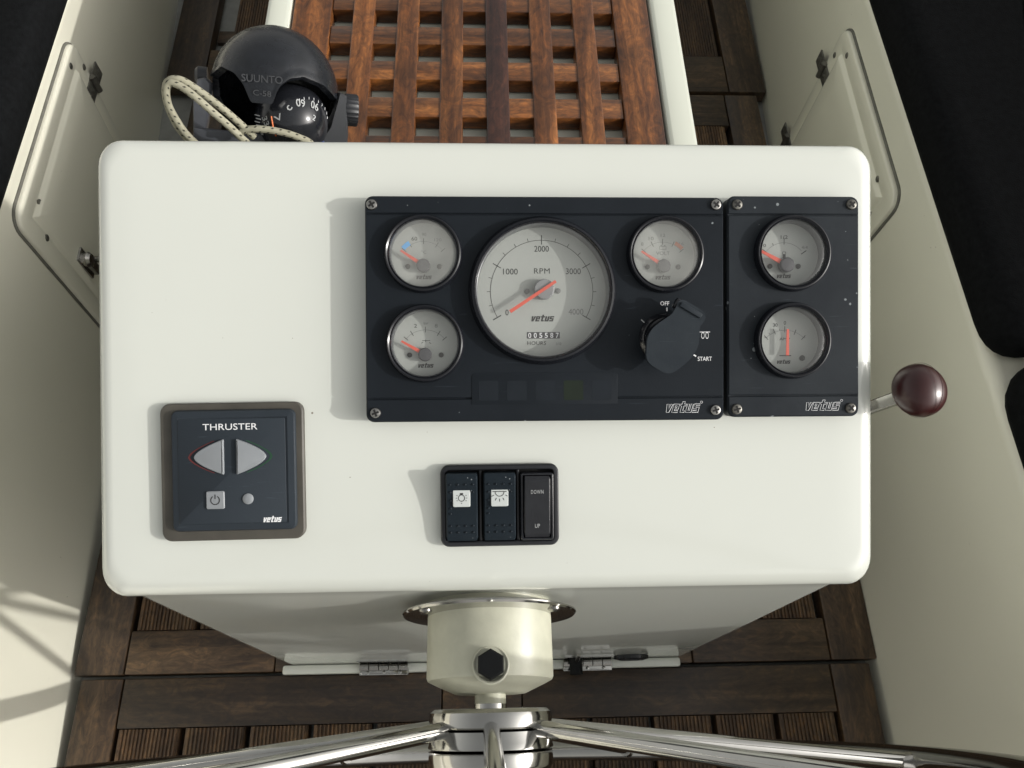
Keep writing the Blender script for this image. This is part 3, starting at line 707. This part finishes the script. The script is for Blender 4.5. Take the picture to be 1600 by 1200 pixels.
text('1/2', -.0042, .0105, .0004, .0128, zt, ink, g); text('0', -.0158, .0052, -.0140, .0072, zt, ink, g); text('4/4', .0096, .0040, .0136, .0060, zt, ink_grey, g)
b = MB(); [b.v.extend([(x0, y0, zt), (x1, y0, zt), (x1, y1, zt), (x0, y1, zt)]) or b.f.append(tuple(range(len(b.v) - 4, len(b.v)))) for x0, y0, x1, y1 in ((-.0030, -.0022, -.0010, .0006), (-.0032, .0006, -.0029, .0022), (-.0011, .0006, -.0008, .0022), (-.0032, .0019, -.0008, .0022))]
b.build('fuel_pump_symbol', ink, g, fix=False)
g, z, zt = small(smp, *sl(197.8, 14.6), 'ammeter with an upright orange needle at zero', glass, .0070)
HC = (-.0016, -.0110)
arc(g, .0180, 47, 133, zt, .00025, ink_grey, HC); ticks(g, [(133, .0162, .0200, .0004), (112, .0166, .0202, .0004), (90, .0166, .0206, .0004), (68, .0162, .0198, .0004), (47, .0162, .0200, .0004), (101, .018, .0194, .0002), (123, .018, .0194, .0002)], zt, ink, HC)
needle(g, HC, 89, .0015, .0185, .0020, .0015, -.0032, 0, 0)
dots(g, [(.0098, -.0112)], z, .0018, ink); logo(-.0072, -.0148, .0022, -.0128, zt, ink, g, .0001)
text('30', -.0094, .0092, -.0064, .0116, zt, ink, g); text('0', -.0023, .0106, -.0008, .0130, zt, ink, g); text('AMP', -.0052, .0004, .0018, .0022, zt, ink, g); text('-', -.0150, .0022, -.0132, .0025, zt, ink, g); text('+', .0104, .0016, .0122, .0034, zt, ink_grey, g)
ticks(g, [(0, -.0036, .0042, .0006)], zt, ink, (-.0016, -.0096), 'pivot_bar')

# --- thruster control
TC = (-159.7, -67.0)
thr = empty('thruster_control', 'square blue-black bow thruster control with two grey arrow buttons, lower left of console', 'control panel', pframe(*TC, 0, R(.6)))
def tl(u, v): return ((u - TC[0]) / 1000, (v - TC[1]) / 1000)
MB().slab(rrect(0, 0, .0893, .0872, .0062, 6), [(.0006, -.001), (0, 0), (0, .0042), (.0008, .0050)]).build('surround', thr_frame, thr)
ib = rrect(.0016, .0011, .0772, .0764, .0042, 5)
MB().slab(ib, [(0, .0050), (0, .0066), (.0008, .0080), (.0046, .0086), (.0050, .0083)]).build('face_plate', thr_blue, thr)
MB().slab(rrect(.0008, .0008, .0668, .0662, .0012, 4), [(0, .0082), (0, .0086), (.0003, .0088)]).build('membrane', thr_blue, thr)
ZT = .0089
text('THRUSTER', *tl(-176.6, -40.3), *tl(-142.6, -36.3), ZT, print_w, thr, bold=.002)
logo(*tl(-140.4, -98.9), *tl(-128.4, -96.0), ZT, print_w, thr, .0001)
for sgn, mat in ((-1, ring_r), (1, ring_g)):
    cxm, cym = tl(-159.7, -57.2)
    pr = [(cxm + sgn * .0039, cym + .0113), (cxm + sgn * .0222, cym + .0004), (cxm + sgn * .0222, cym - .0004), (cxm + sgn * .0039, cym - .0113)]
    if sgn > 0: pr = list(reversed(pr))
    # bowed triangle
    def bow(grow):
        out = []
        for k in range(13):
            t = k / 12; y = .0113 * (1 - 2 * t); x = .0039 + (.0186) * (1 - abs(1 - 2 * t) ** 1.65)
            out.append((x, y))
        sc = 1 + grow; return [(cxm + sgn * (.0039 + (x - .0039) * sc + (.0006 if grow else 0)), cym + y * (1 + grow * .55)) for x, y in out]
    o = bow(0); o = o if sgn < 0 else list(reversed(o))
    MB().slab(poly(o, .0010, 2), [(0, ZT - .0002), (0, ZT + .0010), (.0004, ZT + .0016), (.0012, ZT + .0018)]).build('arrow_button', key_grey, thr)['label'] = 'grey arrow button pointing %s' % ('left' if sgn < 0 else 'right')
    a, c = bow(.17), bow(.09); b = MB(); b.loft([[(x, y, ZT) for x, y in a[1:-1]], [(x, y, ZT) for x, y in c[1:-1]]], False, False, False); b.build('button_outline', mat, thr, fix=False)
pc = tl(-169.3, -84.2)
MB().slab(rrect(*pc, .0112, .0112, .0010, 3), [(0, ZT - .0002), (0, ZT + .0007), (.0004, ZT + .0011)]).build('power_button', key_grey, thr)
arc(thr, .0027, 120, 420, ZT + .00122, .0006, ink, pc, 24, 'power_symbol'); bar(pc[0], pc[1] + .0008, pc[0], pc[1] + .0036, .0006, ink, thr, ZT + .00123, 'power_symbol')
MB().lathe([(.0034, ZT - .0002), (.0034, ZT + .0004), (.0026, ZT + .0009), (.0006, ZT + .0010)], 24, (*tl(-149.2, -83.9), 0)).build('indicator_lamp', key_grey, thr)

# --- switch panel
WC = (9.6, -90.6)
swp = empty('switch_panel', 'black plastic frame with three rocker switches, bottom centre of console', 'switch panel', pframe(*WC, 0, R(.3)))
def wl(u, v): return ((u - WC[0]) / 1000, (v - WC[1]) / 1000)
outer = rrect(0, 0, .0762, .0526, .0056, 6); inn = rrect(0, 0, .0696, .0462, .0024, 6)
b = MB(); b.loft([[(x, y, z) for x, y in outer(i)] for i, z in ((.0004, -.001), (0, .0002), (0, .0042), (.0008, .0052), (.0018, .0054))] + [[(x, y, z) for x, y in inn(i)] for i, z in ((-.0004, .0054), (.0002, .0048), (.0004, -.0008))], False, False)
b.build('frame', black, swp)
MB().slab(inn, [(.0002, -.002), (.0002, .0003)]).build('back_plate', dark_hole, swp)
for x in (wl(-2.9, 0)[0], wl(21.3, 0)[0]):
    MB().bbox(x - .0009, x + .0009, -.0229, .0229, .0003, .0036, .0004).build('divider', black, swp)
def rocker(u0, u1, v0, v1, tilt, mat, label, frame=False):
    x0, y0 = wl(u0, v0); x1, y1 = wl(u1, v1); xm, ym = (x0 + x1) / 2, (y0 + y1) / 2; w, h_ = x1 - x0, y0 - y1; y0, y1 = y1, y0
    n = 40; rows = []
    def zprof(t): return .0086 + tilt * ((t - .5) * .0058 + .0014 * (2 * t - 1) ** 2) - .0012 * max(0, abs(2 * t - 1) - .86) / .14
    def sect(t):
        z = zprof(t); y = -h_ / 2 + h_ * t; return [(-w / 2, y, 0), (-w / 2, y, z - .001), (-w / 2 + .0008, y, z), (w / 2 - .0008, y, z), (w / 2, y, z - .001), (w / 2, y, 0)]
    b = MB().loft([sect(k / n) for k in range(n + 1)])
    rc_ = .0013
    b.map(lambda x, y, z: (math.copysign(min(abs(x), w / 2 - max(0, abs(y) - (h_ / 2 - rc_)) * .6), x), y, z))
    r = b.build('rocker_switch', mat, swp, (xm, ym, 0)); r['label'] = label
    return r, zprof, h_
def grip(r, zprof, h_, pts):
    b = MB()
    for x, y in pts: b.lathe([(.0008, -.0003), (.0007, .0005), (.0003, .0008)], 8, (x, y, zprof((y + h_ / 2) / h_)))
    o = b.build('grip_dots', rocker_m, r); o['kind'] = 'stuff'
for (u0, u1, lab, icon) in ((-25.0, -4.7, 'rocker switch with a lamp bulb symbol', 'bulb'), (-.9, 19.6, 'rocker switch with a shaded ceiling light symbol', 'dome')):
    r, zp, h_ = rocker(u0, u1, -69.0, -112.8, 1.0, rocker_m, lab)
    xs = [-.0072, -.0024, .0024, .0072]
    pts = [(x, .0150) for x in xs] + [(-.0072, .0100), (.0072, .0100), (-.0072, .0046), (-.0072, -.0006), (-.0072, -.0040)] + [(x, y) for x in xs for y in (-.0120, -.0162)]
    grip(r, zp, h_, pts)
    yc = .0063; zi = zp((yc + h_ / 2) / h_) + .0006
    MB().slab(rrect(0, yc, .0110, .0114, .0009, 3), [(0, zi - .0016), (0, zi), (.0003, zi + .0003)]).build('icon_lens', lens_m, r)
    zz = zi + .00045
    if icon == 'bulb':
        arc(r, .0020, 0, 360, zz, .0004, ink, (0, yc), 24, 'bulb_symbol'); bar(-.0010, yc + .0027, .0010, yc + .0027, .0010, ink, r, zz, 'bulb_symbol')
        ticks(r, [(a, .0030, .0036, .00045) for a in (-150, -120 + 30, -30, 0, 180, 30, 150)], zz, ink, (0, yc), 'bulb_symbol')
    else:
        bar(-.0045, yc + .0038, .0045, yc + .0038, .00045, ink, r, zz, 'lamp_symbol'); arc(r, .0028, 180, 360, zz, .0004, ink, (0, yc + .0036), 20, 'lamp_symbol')
        ticks(r, [(a, .0040, .0058, .00042) for a in (-155, -120, -90, -60, -25)], zz, ink, (0, yc + .0032), 'lamp_symbol')
fx0, fy0 = wl(22.8, -69.6); fx1, fy1 = wl(44.0, -113.0)
fo = rrect((fx0 + fx1) / 2, (fy0 + fy1) / 2, fx1 - fx0, fy0 - fy1, .0016, 4)
b = MB(); b.loft([[(x, y, z) for x, y in fo(i)] for i, z in ((0, .0003), (0, .0068), (.0005, .0074), (.0014, .0074), (.0018, .0066), (.0018, .0010))], False, False); b.build('rocker_frame', black_gl, swp)
r, zp, h_ = rocker(24.9, 41.9, -71.6, -111.0, .3, black, 'plain black rocker switch marked DOWN and UP')
text('DOWN', -.0040, .0085, .0040, .0110, zp(.75) + .0005, print_g, r, spacing=1.15); text('UP', -.0016, -.0134, .0016, -.0108, zp(.22) + .0010, print_g, r)

# ================================================================== STEERING
AX = Vector((.0035, 0, .43))   # axis height of the steering shaft; runs along Y
def ylathe(name, prof, mat, par, off, n=56):
    """lathe about the shaft axis; profile = (radius, Y)"""
    b = MB().lathe([(r, y) for r, y in prof], n)
    b.map(lambda x, y, z: (x + AX.x - off.x, z - off.y, y + AX.z - off.z)); return b.build(name, mat, par)
so = Vector((AX.x, .07, AX.z))
stc = empty('steering_column', 'cream steering column housing with polished ring and black hexagonal plug', 'steering column', Matrix.Translation(so))
ylathe('housing', [(.030, .112), (.0462, .112), (.0462, .048), (.0452, .0458), (.040, .0432), (.026, .0372), (.0125, .0366)], cream_metal, stc, so)
ylathe('trim_ring', [(.0464, .0945), (.0640, .0945), (.0652, .0935), (.0652, .0925), (.0640, .0912), (.0464, .0905)], chrome, stc, so)
for a in (35, 145, 90 + 180):
    c = Vector((AX.x + .056 * math.cos(R(a)), .0912, AX.z + .056 * math.sin(R(a)))) - so
    MB().lathe([(.0045, 0), (.0045, .001), (.003, .0022), (.0005, .0024)], 14).build('screw', steel, stc, mw=Matrix.Translation(c) @ Matrix.Rotation(R(90), 4, 'X'))
ylathe('shaft', [(.0112, .0370), (.0112, .0290), (.0100, .0280), (.0100, .0100)], cream_metal, stc, so, 28)
ylathe('shaft_collar', [(.0085, .0300), (.0118, .0300), (.0118, .0265), (.0085, .0265)], chrome, stc, so, 28)
hx = [(.0100 * math.cos(R(60 * k + 30)), .0100 * math.sin(R(60 * k + 30))) for k in range(6)]
pl = MB().slab(lambda i: [(x * (1 - i / .0100), y * (1 - i / .0100)) for x, y in hx], [(0, -.006), (0, .0045), (.0012, .0058)])
pl.build('hex_plug', rubber, stc, (0.0000, .0525 - so.y, .0462))
MB().lathe([(.0128, -.003), (.0128, .0004), (.0118, .0010), (.0108, .0004)], 36, cap1=False).build('plug_seat', cream_metal, stc, (0, .0525 - so.y, .0462 - .0008))

TILT = R(3.2)
wo_ = Vector((AX.x, .009, AX.z))
whl = empty('steering_wheel', 'stainless steel spoked steering wheel seen edge-on at the bottom of the picture', 'steering wheel', Matrix.Translation(wo_) @ Matrix.Rotation(TILT, 4, 'X'))
# local frame: Y towards the console, Z up; hub profile (radius, y)
def hub(name, prof, mat):
    MB().lathe(prof, 64).map(lambda x, y, z: (x, z, y)).build(name, mat, whl)
hub('hub', [(.012, .0185), (.040, .0182), (.0432, .0160), (.0438, .0135), (.0438, .0068), (.0425, .0056), (.0400, .0052)], chrome)
hub('hub_plate', [(.0405, .0046), (.0420, .0040), (.0432, -.0030), (.0440, -.0060), (.0440, -.0070), (.0420, -.0076)], chrome)
hub('hub_cap', [(.0415, -.0082), (.0436, -.0090), (.0436, -.0175), (.0420, -.0200), (.0370, -.0225), (.0350, -.0320), (.0300, -.0380), (.012, -.0400), (.001, -.0402)], chrome)
WR, DISH = .352, -.029
angs = [0, 50, 102, 154, 206, 258, 310]
for a in angs:
    d = Vector((math.sin(R(a)), 0, math.cos(R(a))))
    pts = []
    for k in range(9):
        t = k / 8; rr = .036 + (WR - .038) * t; pts.append(d * rr + Vector((0, .0060 + (DISH - .006) * t, 0)))
    MB().tube(pts, .0056, 18).build('spoke', chrome, whl)
    e = d * (WR - .006) + Vector((0, DISH, 0)); s0 = d * (WR - .020) + Vector((0, DISH + .0005, 0))
    MB().tube([s0, e], .0066, 18, rs=[.0060, .0078]).build('weld_collar', steel, whl)
rim = []
for k in range(97):
    a = 2 * math.pi * k / 96; rim.append(Vector((WR * math.sin(a), DISH, WR * math.cos(a))))
MB().tube(rim, .0112, 18, False).build('rim', chrome, whl)

# ================================================================== THROTTLE
to = Vector((.264, .222, .500))
thrl = empty('throttle_lever', 'steel throttle lever with a burgundy ball knob beside the console', 'throttle lever', Matrix.Translation(to))
BALL = Vector((.2816, .2043, .5867))
MB().lathe([(.026, -.013), (.026, -.004), (.022, .002), (.012, .005), (.001, .0055)], 32).map(lambda x, y, z: (z, x, y)).build('pivot_boss', steel, thrl)
d = BALL - to; p1 = Vector((.008, 0, 0)); 
arm = MB(); ax_ = (d - p1).normalized(); sdv = Vector((0, 1, 0)); sdv = (sdv - ax_ * sdv.dot(ax_)).normalized(); nv = ax_.cross(sdv)
arm.loft([[p1 + ax_ * t + sdv * (x * .0044) + nv * (y * .0028) for x, y in ((-1, -.6), (-.8, -1), (.8, -1), (1, -.6), (1, .6), (.8, 1), (-.8, 1), (-1, .6))] for t in (0, .05, .1, (d - p1).length - .008)])
arm.build('arm', chrome, thrl)
b = MB(); n = 28; prof = []
for k in range(n + 1):
    a = math.pi * k / n; rr = .0176 * math.sin(a); z = -.0150 * math.cos(a)
    if abs(k - 7) < .6: rr *= .985
    prof.append((max(rr, .0001), z))
kb = b.lathe(prof, 48)
tocam = (CAM - BALL).normalized()
q = Vector((.35, -.1, .9)).normalized().to_track_quat('Z', 'Y').to_matrix().to_4x4(); q.translation = d
kb.build('knob', burg, thrl, mw=q)
MB().lathe([(.0178, -.0003), (.01795, 0), (.0178, .0003)], 48, cap0=False, cap1=False).build('knob_seam', burg, thrl, mw=Matrix.Translation(d) @ Vector((.88, .1, -.25)).to_track_quat('Z', 'Y').to_matrix().to_4x4())

# ================================================================== COMPASS
CR = .0433; CC = Vector((-.1471, .4287, .6163))
c_ = (CAM - CC).normalized(); b_ = (Vector((.0056, .903, .429)) - c_ * c_.dot(Vector((.0056, .903, .429)))).normalized(); a_ = b_.cross(c_)
CM = Matrix((a_, b_, c_)).transposed().to_4x4(); CM.translation = CC
comp = empty('bracket_compass', 'black domed compass in a grey bracket on the back edge of the console', 'compass', CM)
edge = [(-1.1, .05), (-1.0, .12), (-.80, .28), (-.60, .21), (-.47, .06), (-.40, -.10), (-.36, -.19), (-.05, -.19), (.0, -.02), (.06, .10), (.20, .21), (.41, .26), (.72, .17), (.98, -.05), (1.1, -.1)]
def edge_b(a):
    for (x0, y0), (x1, y1) in zip(edge, edge[1:]):
        if x0 <= a <= x1: return y0 + (y1 - y0) * (a - x0) / (x1 - x0)
    return -.1
NL, NR = 288, 26
cols = []
lim = []
for k in range(NL):
    lam = 2 * math.pi * k / NL; L = R(150)
    if math.cos(lam) > -.15:
        L = R(8)
        while L < R(150):
            a = math.sin(lam) * math.sin(L); bb = math.cos(L)
            if bb < edge_b(a): break
            L += R(.5)
    lim.append(L)
for _ in range(1): lim = [(lim[k - 1] + 2 * lim[k] + lim[(k + 1) % NL]) / 4 for k in range(NL)]
rows = []
for j in range(NR + 1):
    row = []
    for k in range(NL):
        lam = 2 * math.pi * k / NL; L = R(2) + (lim[k] - R(2)) * j / NR; rr = 1.0 + (.018 if j >= NR - 1 and math.cos(lam) > 0 else 0)
        row.append((CR * rr * math.sin(L) * math.sin(lam), CR * rr * math.cos(L), CR * rr * math.sin(L) * math.cos(lam)))
    rows.append(row)
# rolled-in lower edge gives the hood its thickness
row = []
for k in range(NL):
    lam = 2 * math.pi * k / NL; L = lim[k] + R(1.0); row.append((CR * .90 * math.sin(L) * math.sin(lam), CR * .90 * math.cos(L), CR * .90 * math.sin(L) * math.cos(lam)))
rows.append(row)
MB().loft(rows, True, False).build('hood', plain('compass_hood_plastic', (.010, .0115, .0145), .27, var=.2, bump=.12, nscale=160), comp, ang=50)
def on_sphere(a, b, r): return Vector((a * CR, b * CR, math.sqrt(max(r * r - (a * CR) ** 2 - (b * CR) ** 2, 1e-9))))
# capsule with card
KC = Vector((.0108, -.0180, .0150)); KR = .0252
MB().lathe([(max(KR * math.sin(R(a)), .0001), -KR * math.cos(R(a))) for a in range(0, 181, 9)], 48).build('capsule', black_gl, comp, KC)
def on_caps(a, b, lift=.0004):
    p = Vector((a * CR, b * CR, 0)) - KC; zz = math.sqrt(max((KR + lift) ** 2 - p.x ** 2 - p.y ** 2, 1e-8)); return Vector((p.x, p.y, zz)), KC
def card_text(s, a, b, w, h_, rot, mat=print_g, nm='card_lettering'):
    p, kc = on_caps(a, b); nrm = p.normalized(); q = nrm.to_track_quat('Z', 'Y').to_matrix()
    xa = Vector((1, 0, 0)); xa = (xa - nrm * xa.dot(nrm)).normalized(); ya = nrm.cross(xa)
    M_ = Matrix((xa, ya, nrm)).transposed().to_4x4(); M_.translation = kc + p
    text(s, -w / 2, -h_ / 2, w / 2, h_ / 2, 0, mat, comp, nm, bold=.01, rot=rot, mw=M_)
card_text('09', .37, -.13, .0062, .0056, R(6)); card_text('06', .59, -.15, .0062, .0062, R(-8)); card_text('c', .20, -.22, .0030, .0036, R(60)); card_text('2', .58, -.33, .0026, .0036, R(-20))
card_text('330', -.14, -.49, .0096, .0048, R(-62)); card_text('3', -.22, -.64, .0036, .0036, R(-62)); card_text('V', .035, -.38, .0058, .0040, R(30))
def card_bar(a0, b0, a1, b1, w, mat, nm='card_tick'):
    p0, kc = on_caps(a0, b0); p1, _ = on_caps(a1, b1); MB().tube([kc + p0, kc + (p0 + p1).normalized() * (KR + .0005), kc + p1], w, 6).build(nm, mat, comp)
for k in range(9):
    a = R(120 - 15 * k); ca, cb = .50 + .30 * math.cos(a) * 1.0, -.30 + .27 * math.sin(a)
    card_bar(ca, cb, ca * .985 + .5 * .015 - .0, cb - .035, .00022, print_w)
for k in range(6): card_bar(-.32 + .02 * (k % 2), -.38 - .05 * k, -.25 + .02 * (k % 2), -.385 - .05 * k, .00035, print_w)
card_bar(-.07, -.37, .0, -.66, .0005, plain('lubber_orange', (.7, .16, .03), .4), 'lubber_line')
# raised brand lettering on the hood
def hood_text(s, a, b, w, h_):
    p = on_sphere(a, b, CR * 1.004); nrm = p.normalized(); xa = Vector((1, 0, 0)); xa = (xa - nrm * xa.dot(nrm)).normalized(); ya = nrm.cross(xa)
    M_ = Matrix((xa, ya, nrm)).transposed().to_4x4(); M_.translation = p
    text(s, -w / 2, -h_ / 2, w / 2, h_ / 2, .0002, plain('embossed_letter', (.05, .052, .056), .3), comp, 'embossed_lettering', bold=.01, mw=M_)
hood_text('SUUNTO', -.20, .16, .0265, .0048); hood_text('C-58', -.20, -.045, .0118, .0036)
# bracket: base bar on the console edge, two arms, pivot knob
def cbox(name, a0, a1, b0, b1, c0, c1, mat, bev=.0012):
    return MB().bbox(a0 * CR, a1 * CR, b0 * CR, b1 * CR, c0 * CR, c1 * CR, bev).build(name, mat, comp)
cbox('bracket_base', -1.24, .70, -.98, -.66, .35, .55, grey_pl)
lp = [(-1.26, -.98), (-1.12, -.98), (-1.02, -.40), (-.98, .02), (-1.06, .10), (-1.18, .06), (-1.25, -.25)]
MB().slab(poly([(x * CR, y * CR) for x, y in lp], .0012), [(.0006, -.25 * CR), (0, -.22 * CR), (0, .36 * CR), (.0008, .40 * CR)]).build('bracket_arm', grey_pl, comp)
rp = [(.52, -1.0), (1.14, -1.0), (1.16, -.55), (1.12, .06), (1.00, .10), (.94, -.05), (.86, -.45)]
MB().slab(poly([(x * CR, y * CR) for x, y in rp], .0012), [(.0008, -.20 * CR), (0, -.16 * CR), (0, .30 * CR), (.0010, .36 * CR)]).build('bracket_arm', plain('dark_bracket_plastic', (.028, .030, .034), .5, var=.15), comp)
kn = MB(); rg = []
for x in (0, .0008, .0085, .0096):
    rr = .0108 if 0 < x < .009 else .0100
    rg.append([(x, (rr + (.0005 if k % 2 else 0)) * math.cos(2 * math.pi * k / 48), (rr + (.0005 if k % 2 else 0)) * math.sin(2 * math.pi * k / 48)) for k in range(48)])
kn.loft(rg).build('clamp_knob', black, comp, (1.10 * CR, -.17 * CR, .10 * CR))
MB().lathe([(.0001, 0), (.007, 0), (.007, .006), (.005, .008), (.0001, .008)], 20).map(lambda x, y, z: (-z, x, y)).build('pivot_pin', black, comp, (-1.05 * CR, .10 * CR, .0))
MB().lathe([(max(.0085 * math.cos(R(a)), .0001), .0085 * math.sin(R(a))) for a in (-60, -30, 0, 25, 50, 75, 89)], 24).build('adjuster_cap', blue_pl, comp, (.60 * CR, -.80 * CR, .40 * CR))

# elastic cord
def spline(pts, n=10):
    P = [Vector(p) for p in pts]; P = [P[0] * 2 - P[1]] + P + [P[-1] * 2 - P[-2]]; out = []
    for i in range(1, len(P) - 2):
        for k in range(n):
            t = k / n; a, b, c, d = P[i - 1:i + 3]
            out.append(.5 * ((2 * b) + (c - a) * t + (2 * a - 5 * b + 4 * c - d) * t * t + (3 * b - a - 3 * c + d) * t ** 3))
    out.append(P[-2]); return out
def px(x, y, c): # position in the compass frame: picture offsets from its centre, in centre radii
    return ((x - 426) / 97 * CR, -(y - 128) / 97 * CR, c * CR)
def cord(label, pts, cs, r=.0024):
    z = lambda x, y: (240 + x / 4.444, 20 + y / 4.444)
    P = spline([px(*z(x, y), c) for (x, y), c in zip(pts, cs)]); n = 10
    b = MB().tube(P, r, n); me = bpy.data.meshes.new('elastic_cord'); me.from_pydata(b.v, [], b.f); me.update()
    uvl = me.uv_layers.new(name='uv'); L = [0]
    for p, q in zip(P, P[1:]): L.append(L[-1] + (q - p).length / .0052)
    for pl_ in me.polygons:
        if len(pl_.vertices) > 4: continue
        ks = [v % n for v in pl_.vertices]; wrap = max(ks) - min(ks) > 2
        for li, v in zip(pl_.loop_indices, pl_.vertices):
            k = v % n; uvl.data[li].uv = ((k + (n if wrap and k == 0 else 0)) / n, L[v // n])
    me.shade_smooth(); o = link('elastic_cord', me, cord_m); o.matrix_world = CM
    return tag(o, label, 'cord')
cord('off-white flecked elastic cord looped in two strands beside the black compass',
     [(690, 785), (600, 705), (500, 625), (400, 555), (310, 500), (240, 470), (180, 478), (150, 520), (145, 600), (165, 690), (215, 790), (300, 880), (400, 905), (500, 890), (590, 850), (645, 835), (600, 785), (520, 712), (430, 640), (330, 560), (250, 510), (185, 495), (158, 540), (160, 620), (190, 700), (250, 800), (330, 885)],
     [.9, .95, 1.0, 1.0, 1.0, 1.0, .95, .9, .8, .7, .62, .5, .3, .35, .6, .85, 1.05, 1.12, 1.15, 1.15, 1.1, 1.05, 1.0, .9, .8, .72, .6])
cord('short off-white flecked cord lying across the compass bracket', [(600, 755), (650, 735), (740, 725), (840, 730), (930, 745), (1020, 773), (1060, 795)], [.92, .96, 1.0, 1.0, .98, .9, .75])

# render settings
scene.render.engine = 'CYCLES'; scene.cycles.use_denoising = True
scene.cycles.max_bounces = 10; scene.cycles.transparent_max_bounces = 12
